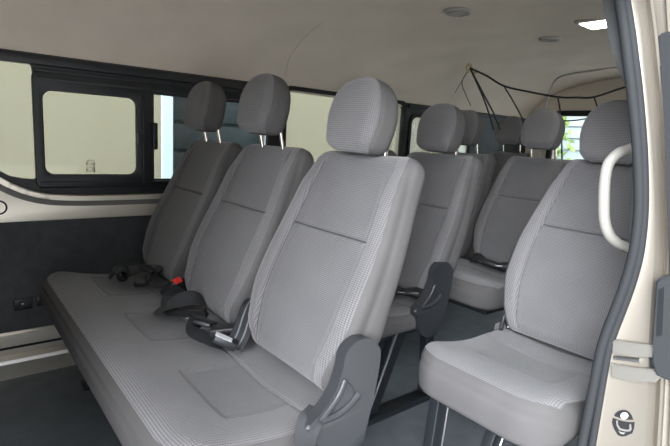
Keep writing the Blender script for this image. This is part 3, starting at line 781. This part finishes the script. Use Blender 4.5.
# grab handle
bm = bmesh.new()
hp = [at_x(640, 146, 1.205), at_x(627.6, 150, 1.19), at_x(617.5, 154, 1.165), at_x(608.5, 164, 1.15), at_x(605, 180, 1.145), at_x(604, 200, 1.145), at_x(604.5, 220, 1.15), at_x(609, 234, 1.16), at_x(617, 242.5, 1.175), at_x(627, 247, 1.195), at_x(640, 252, 1.21)]
tube(bm, smooth_path(hp, 6), .0118, 14)
t = thing('grab_handle', 'ivory curved grab handle on the inside of the door pillar', 'handle', hp[0]); obj('grip', bm.copy() if False else (bm.transform(Matrix.Translation(-hp[0])), bm)[1], M['ivory'], t)
for q in (hp[0], hp[-1]):
    bm = bmesh.new(); box(bm, Vector((-.012, -.02, -.018)), Vector((.03, .012, .018)), .006); bm.transform(Matrix.Translation(q-hp[0])); obj('mount', bm, M['ivory'], t)

# ------------------------------------------------------------------ cargo net cords under the roof
hk = at_x(470, 68, 2.35)
def NP(px, py, X=2.45): return at_x(px, py, X)
cn = thing('cargo_net', 'thin black elastic net cords strung from the ceiling hook above the rear seats', 'net', (2.35, 1.7, 1.2))
inv = Matrix.Translation(-Vector(cn.location))
def cord(name, pts, r=.004):
    bm = bmesh.new(); tube(bm, smooth_path(pts, 6), r, 8); obj(name, rel(bm), M['cord'], cn)
K1, K2, K3 = NP(504, 86), NP(558, 97, 2.5), NP(594, 97, 2.5)
cord('edge_cord', [hk, NP(487, 76, 2.4), K1, NP(530, 92, 2.5), K2, NP(576, 97.5, 2.5), K3, NP(622, 88, 2.5), NP(650, 80, 2.5)], .0052)
for pts, r in (([hk, NP(483, 97, 2.4), NP(489, 114, 2.45), NP(494, 130, 2.5)], .0045), ([hk, NP(485, 97, 2.42), NP(494, 114, 2.48), NP(500, 130, 2.5)], .0045), ([K1, NP(513, 101), NP(521, 116), NP(527, 130)], .004),
            ([hk, NP(462, 82, 2.4), NP(466, 95), NP(471, 106)], .0022), ([hk, NP(460, 84, 2.5), NP(452, 98, 2.6), NP(446, 107, 2.6)], .0016),
            ([K2, NP(561, 120, 2.5), NP(562, 160, 2.5)], .0042), ([K3, NP(597, 106, 2.5), NP(600, 118, 2.5)], .0038), ([NP(561, 121, 2.5), NP(578, 120, 2.5), NP(600, 116, 2.5)], .0035)):
    cord('cord', pts, r)
t = thing('ceiling_hook', 'small brass hook holding the net cords to the headliner', 'hook', hk)
bm = bmesh.new(); tube(bm, [(.022*math.cos(a*PI/8), .005, .022*math.sin(a*PI/8)) for a in range(16)], .005, 8, True); obj('ring', bm, M['hook'], t)
bm = bmesh.new(); tube(bm, smooth_path([(-.015, 0, .01), (0, .005, .03), (.03, .0, -.015), (.05, -.015, -.02)], 5), .007, 8); obj('hook', bm, M['hook'], t)
ry = hk.y; bm = bmesh.new(); tube(bm, [(0, 0, .02), (0, .01, max(.03, roof_z(min(2.05, ry))-hk.z))], .005, 8); obj('stem', bm, M['hook'], t)

# ------------------------------------------------------------------ outside
GZ = -.55
bm = bmesh.new(); box(bm, (-14, -16, GZ-.1), (16, 10, GZ)); struct(obj('ground', bm, M['concrete'], smooth=False))
YW = 3.6
hw_ = struct(bpy.data.objects.new('wall_outside', None)); C.objects.link(hw_)
bm = bmesh.new(); box(bm, (-6, YW, GZ), (1.262, YW+.2, 2.6)); box(bm, (2.30, YW, GZ), (9, YW+.2, 2.6)); box(bm, (1.262, YW, 1.75), (2.30, YW+.2, 2.6)); obj('plaster', bm, M['plaster'], hw_, smooth=False)
bm = bmesh.new(); box(bm, (1.262, YW-.02, GZ), (1.345, YW+.2, 1.75), .006); box(bm, (2.24, YW-.02, GZ), (2.30, YW+.2, 1.75), .006); obj('door_frame', bm, M['paleblue'], hw_, smooth=False)
bm = bmesh.new(); z = GZ
box(bm, (1.345, YW+.30, GZ), (2.24, YW+.33, 1.75))
while z < 1.7: box(bm, (1.345, YW+.27, z), (2.24, YW+.31, z+.20), .012, 2); z += .225
obj('shutter', bm, M['shutter'], hw_, angle=30)
# behind the van: slatted wall and a bush
cw = struct(bpy.data.objects.new('wall_rear_outside', None)); C.objects.link(cw)
bm = bmesh.new(); z = GZ
while z < 2.4:
    prism(bm, [(6.0, z), (6.10, z), (6.10, z+.15), (6.04, z+.15)], lambda u, v, d: Vector((u, d, v)), -1, 5.2); z += .14
obj('cladding', bm, M['cladding'], cw, smooth=False)
t = thing('bush', 'green leafy bush seen through the rear window', 'plant', (5.1, 2.90, GZ))
bm = bmesh.new()
for k in range(900):
    a, b, r = random.uniform(0, 2*PI), random.uniform(-1, 1), random.random()**.4
    p = Vector((.35*r*math.cos(a)*math.sqrt(1-b*b), .42*r*math.sin(a)*math.sqrt(1-b*b), 1.45+.85*r*b)); s = random.uniform(.03, .06)
    ax = Vector((random.uniform(-1, 1), random.uniform(-1, 1), random.uniform(-1, 1))).normalized(); q = ax.orthogonal().normalized()*s; w = ax.cross(q).normalized()*s*.45
    bm.faces.new([bm.verts.new(p+e) for e in (-q, w, q, -w)])
obj('foliage', bm, M['leaf'], t, smooth=False)
bm = bmesh.new(); tube(bm, [(0, 0, 0), (.02, 0, .7), (0, .02, 1.5)], [.05, .04, .02], 10); obj('trunk', bm, M['bark'], t)

# ------------------------------------------------------------------ sky light and camera
w = bpy.data.worlds.new('World'); bpy.context.scene.world = w; w.use_nodes = True
nt = w.node_tree; bg = nt.nodes['Background']
tc = nt.nodes.new('ShaderNodeTexCoord'); sp = nt.nodes.new('ShaderNodeSeparateXYZ'); nt.links.new(tc.outputs['Generated'], sp.inputs[0])
mr = nt.nodes.new('ShaderNodeMapRange'); mr.interpolation_type = 'SMOOTHSTEP'; mr.inputs['From Min'].default_value = .22; mr.inputs['From Max'].default_value = .72
mr.inputs['To Min'].default_value = .18; mr.inputs['To Max'].default_value = 1.5; nt.links.new(sp.outputs['Z'], mr.inputs['Value'])      # dull near the horizon, bright high up
my = nt.nodes.new('ShaderNodeMapRange'); my.inputs['From Min'].default_value = -1; my.inputs['From Max'].default_value = 1
my.inputs['To Min'].default_value = 1.4; my.inputs['To Max'].default_value = .6; nt.links.new(sp.outputs['Y'], my.inputs['Value'])
mu = nt.nodes.new('ShaderNodeMath'); mu.operation = 'MULTIPLY'; nt.links.new(mr.outputs['Result'], mu.inputs[0]); nt.links.new(my.outputs['Result'], mu.inputs[1])
dn = nt.nodes.new('ShaderNodeVectorMath'); dn.operation = 'DOT_PRODUCT'; nt.links.new(tc.outputs['Generated'], dn.inputs[0]); dn.inputs[1].default_value = Vector((-.84, -.43, .33)).normalized()
ml = nt.nodes.new('ShaderNodeMapRange'); ml.interpolation_type = 'SMOOTHSTEP'; ml.inputs['From Min'].default_value = .89; ml.inputs['From Max'].default_value = .97
ml.inputs['To Min'].default_value = 0; ml.inputs['To Max'].default_value = 13; nt.links.new(dn.outputs['Value'], ml.inputs['Value'])      # bright sky lobe added and aimed to light the door-side seats
ma = nt.nodes.new('ShaderNodeMath'); ma.operation = 'ADD'; nt.links.new(mu.outputs[0], ma.inputs[0]); nt.links.new(ml.outputs['Result'], ma.inputs[1])
bg.inputs['Color'].default_value = (.94, .98, 1.04, 1); nt.links.new(ma.outputs[0], bg.inputs['Strength'])
sl = bpy.data.lights.new('Sun', 'SUN'); sl.energy = 1.0; sl.angle = math.radians(6); sl.color = (1, .96, .9)
so = bpy.data.objects.new('Sun', sl); C.objects.link(so); so.rotation_euler = Vector((-.15, .2, -.97)).to_track_quat('-Z', 'Y').to_euler()
cam = bpy.data.cameras.new('Camera'); co = bpy.data.objects.new('Camera', cam); C.objects.link(co)
cam.sensor_width = 36; cam.lens = F_PX*36/670; cam.clip_start = .02
m3 = Matrix(((DX[0], -DX[1], -DX[2]), (DY[0], -DY[1], -DY[2]), (DZ[0], -DZ[1], -DZ[2])))
co.matrix_world = Matrix.Translation(EYE) @ m3.to_4x4()
sc = bpy.context.scene; sc.camera = co
sc.view_settings.view_transform = 'Standard'; sc.view_settings.look = 'None'; sc.view_settings.exposure = 1.08; sc.view_settings.gamma = 1
sc.cycles.max_bounces = 10; sc.cycles.diffuse_bounces = 6; sc.cycles.transparent_max_bounces = 12
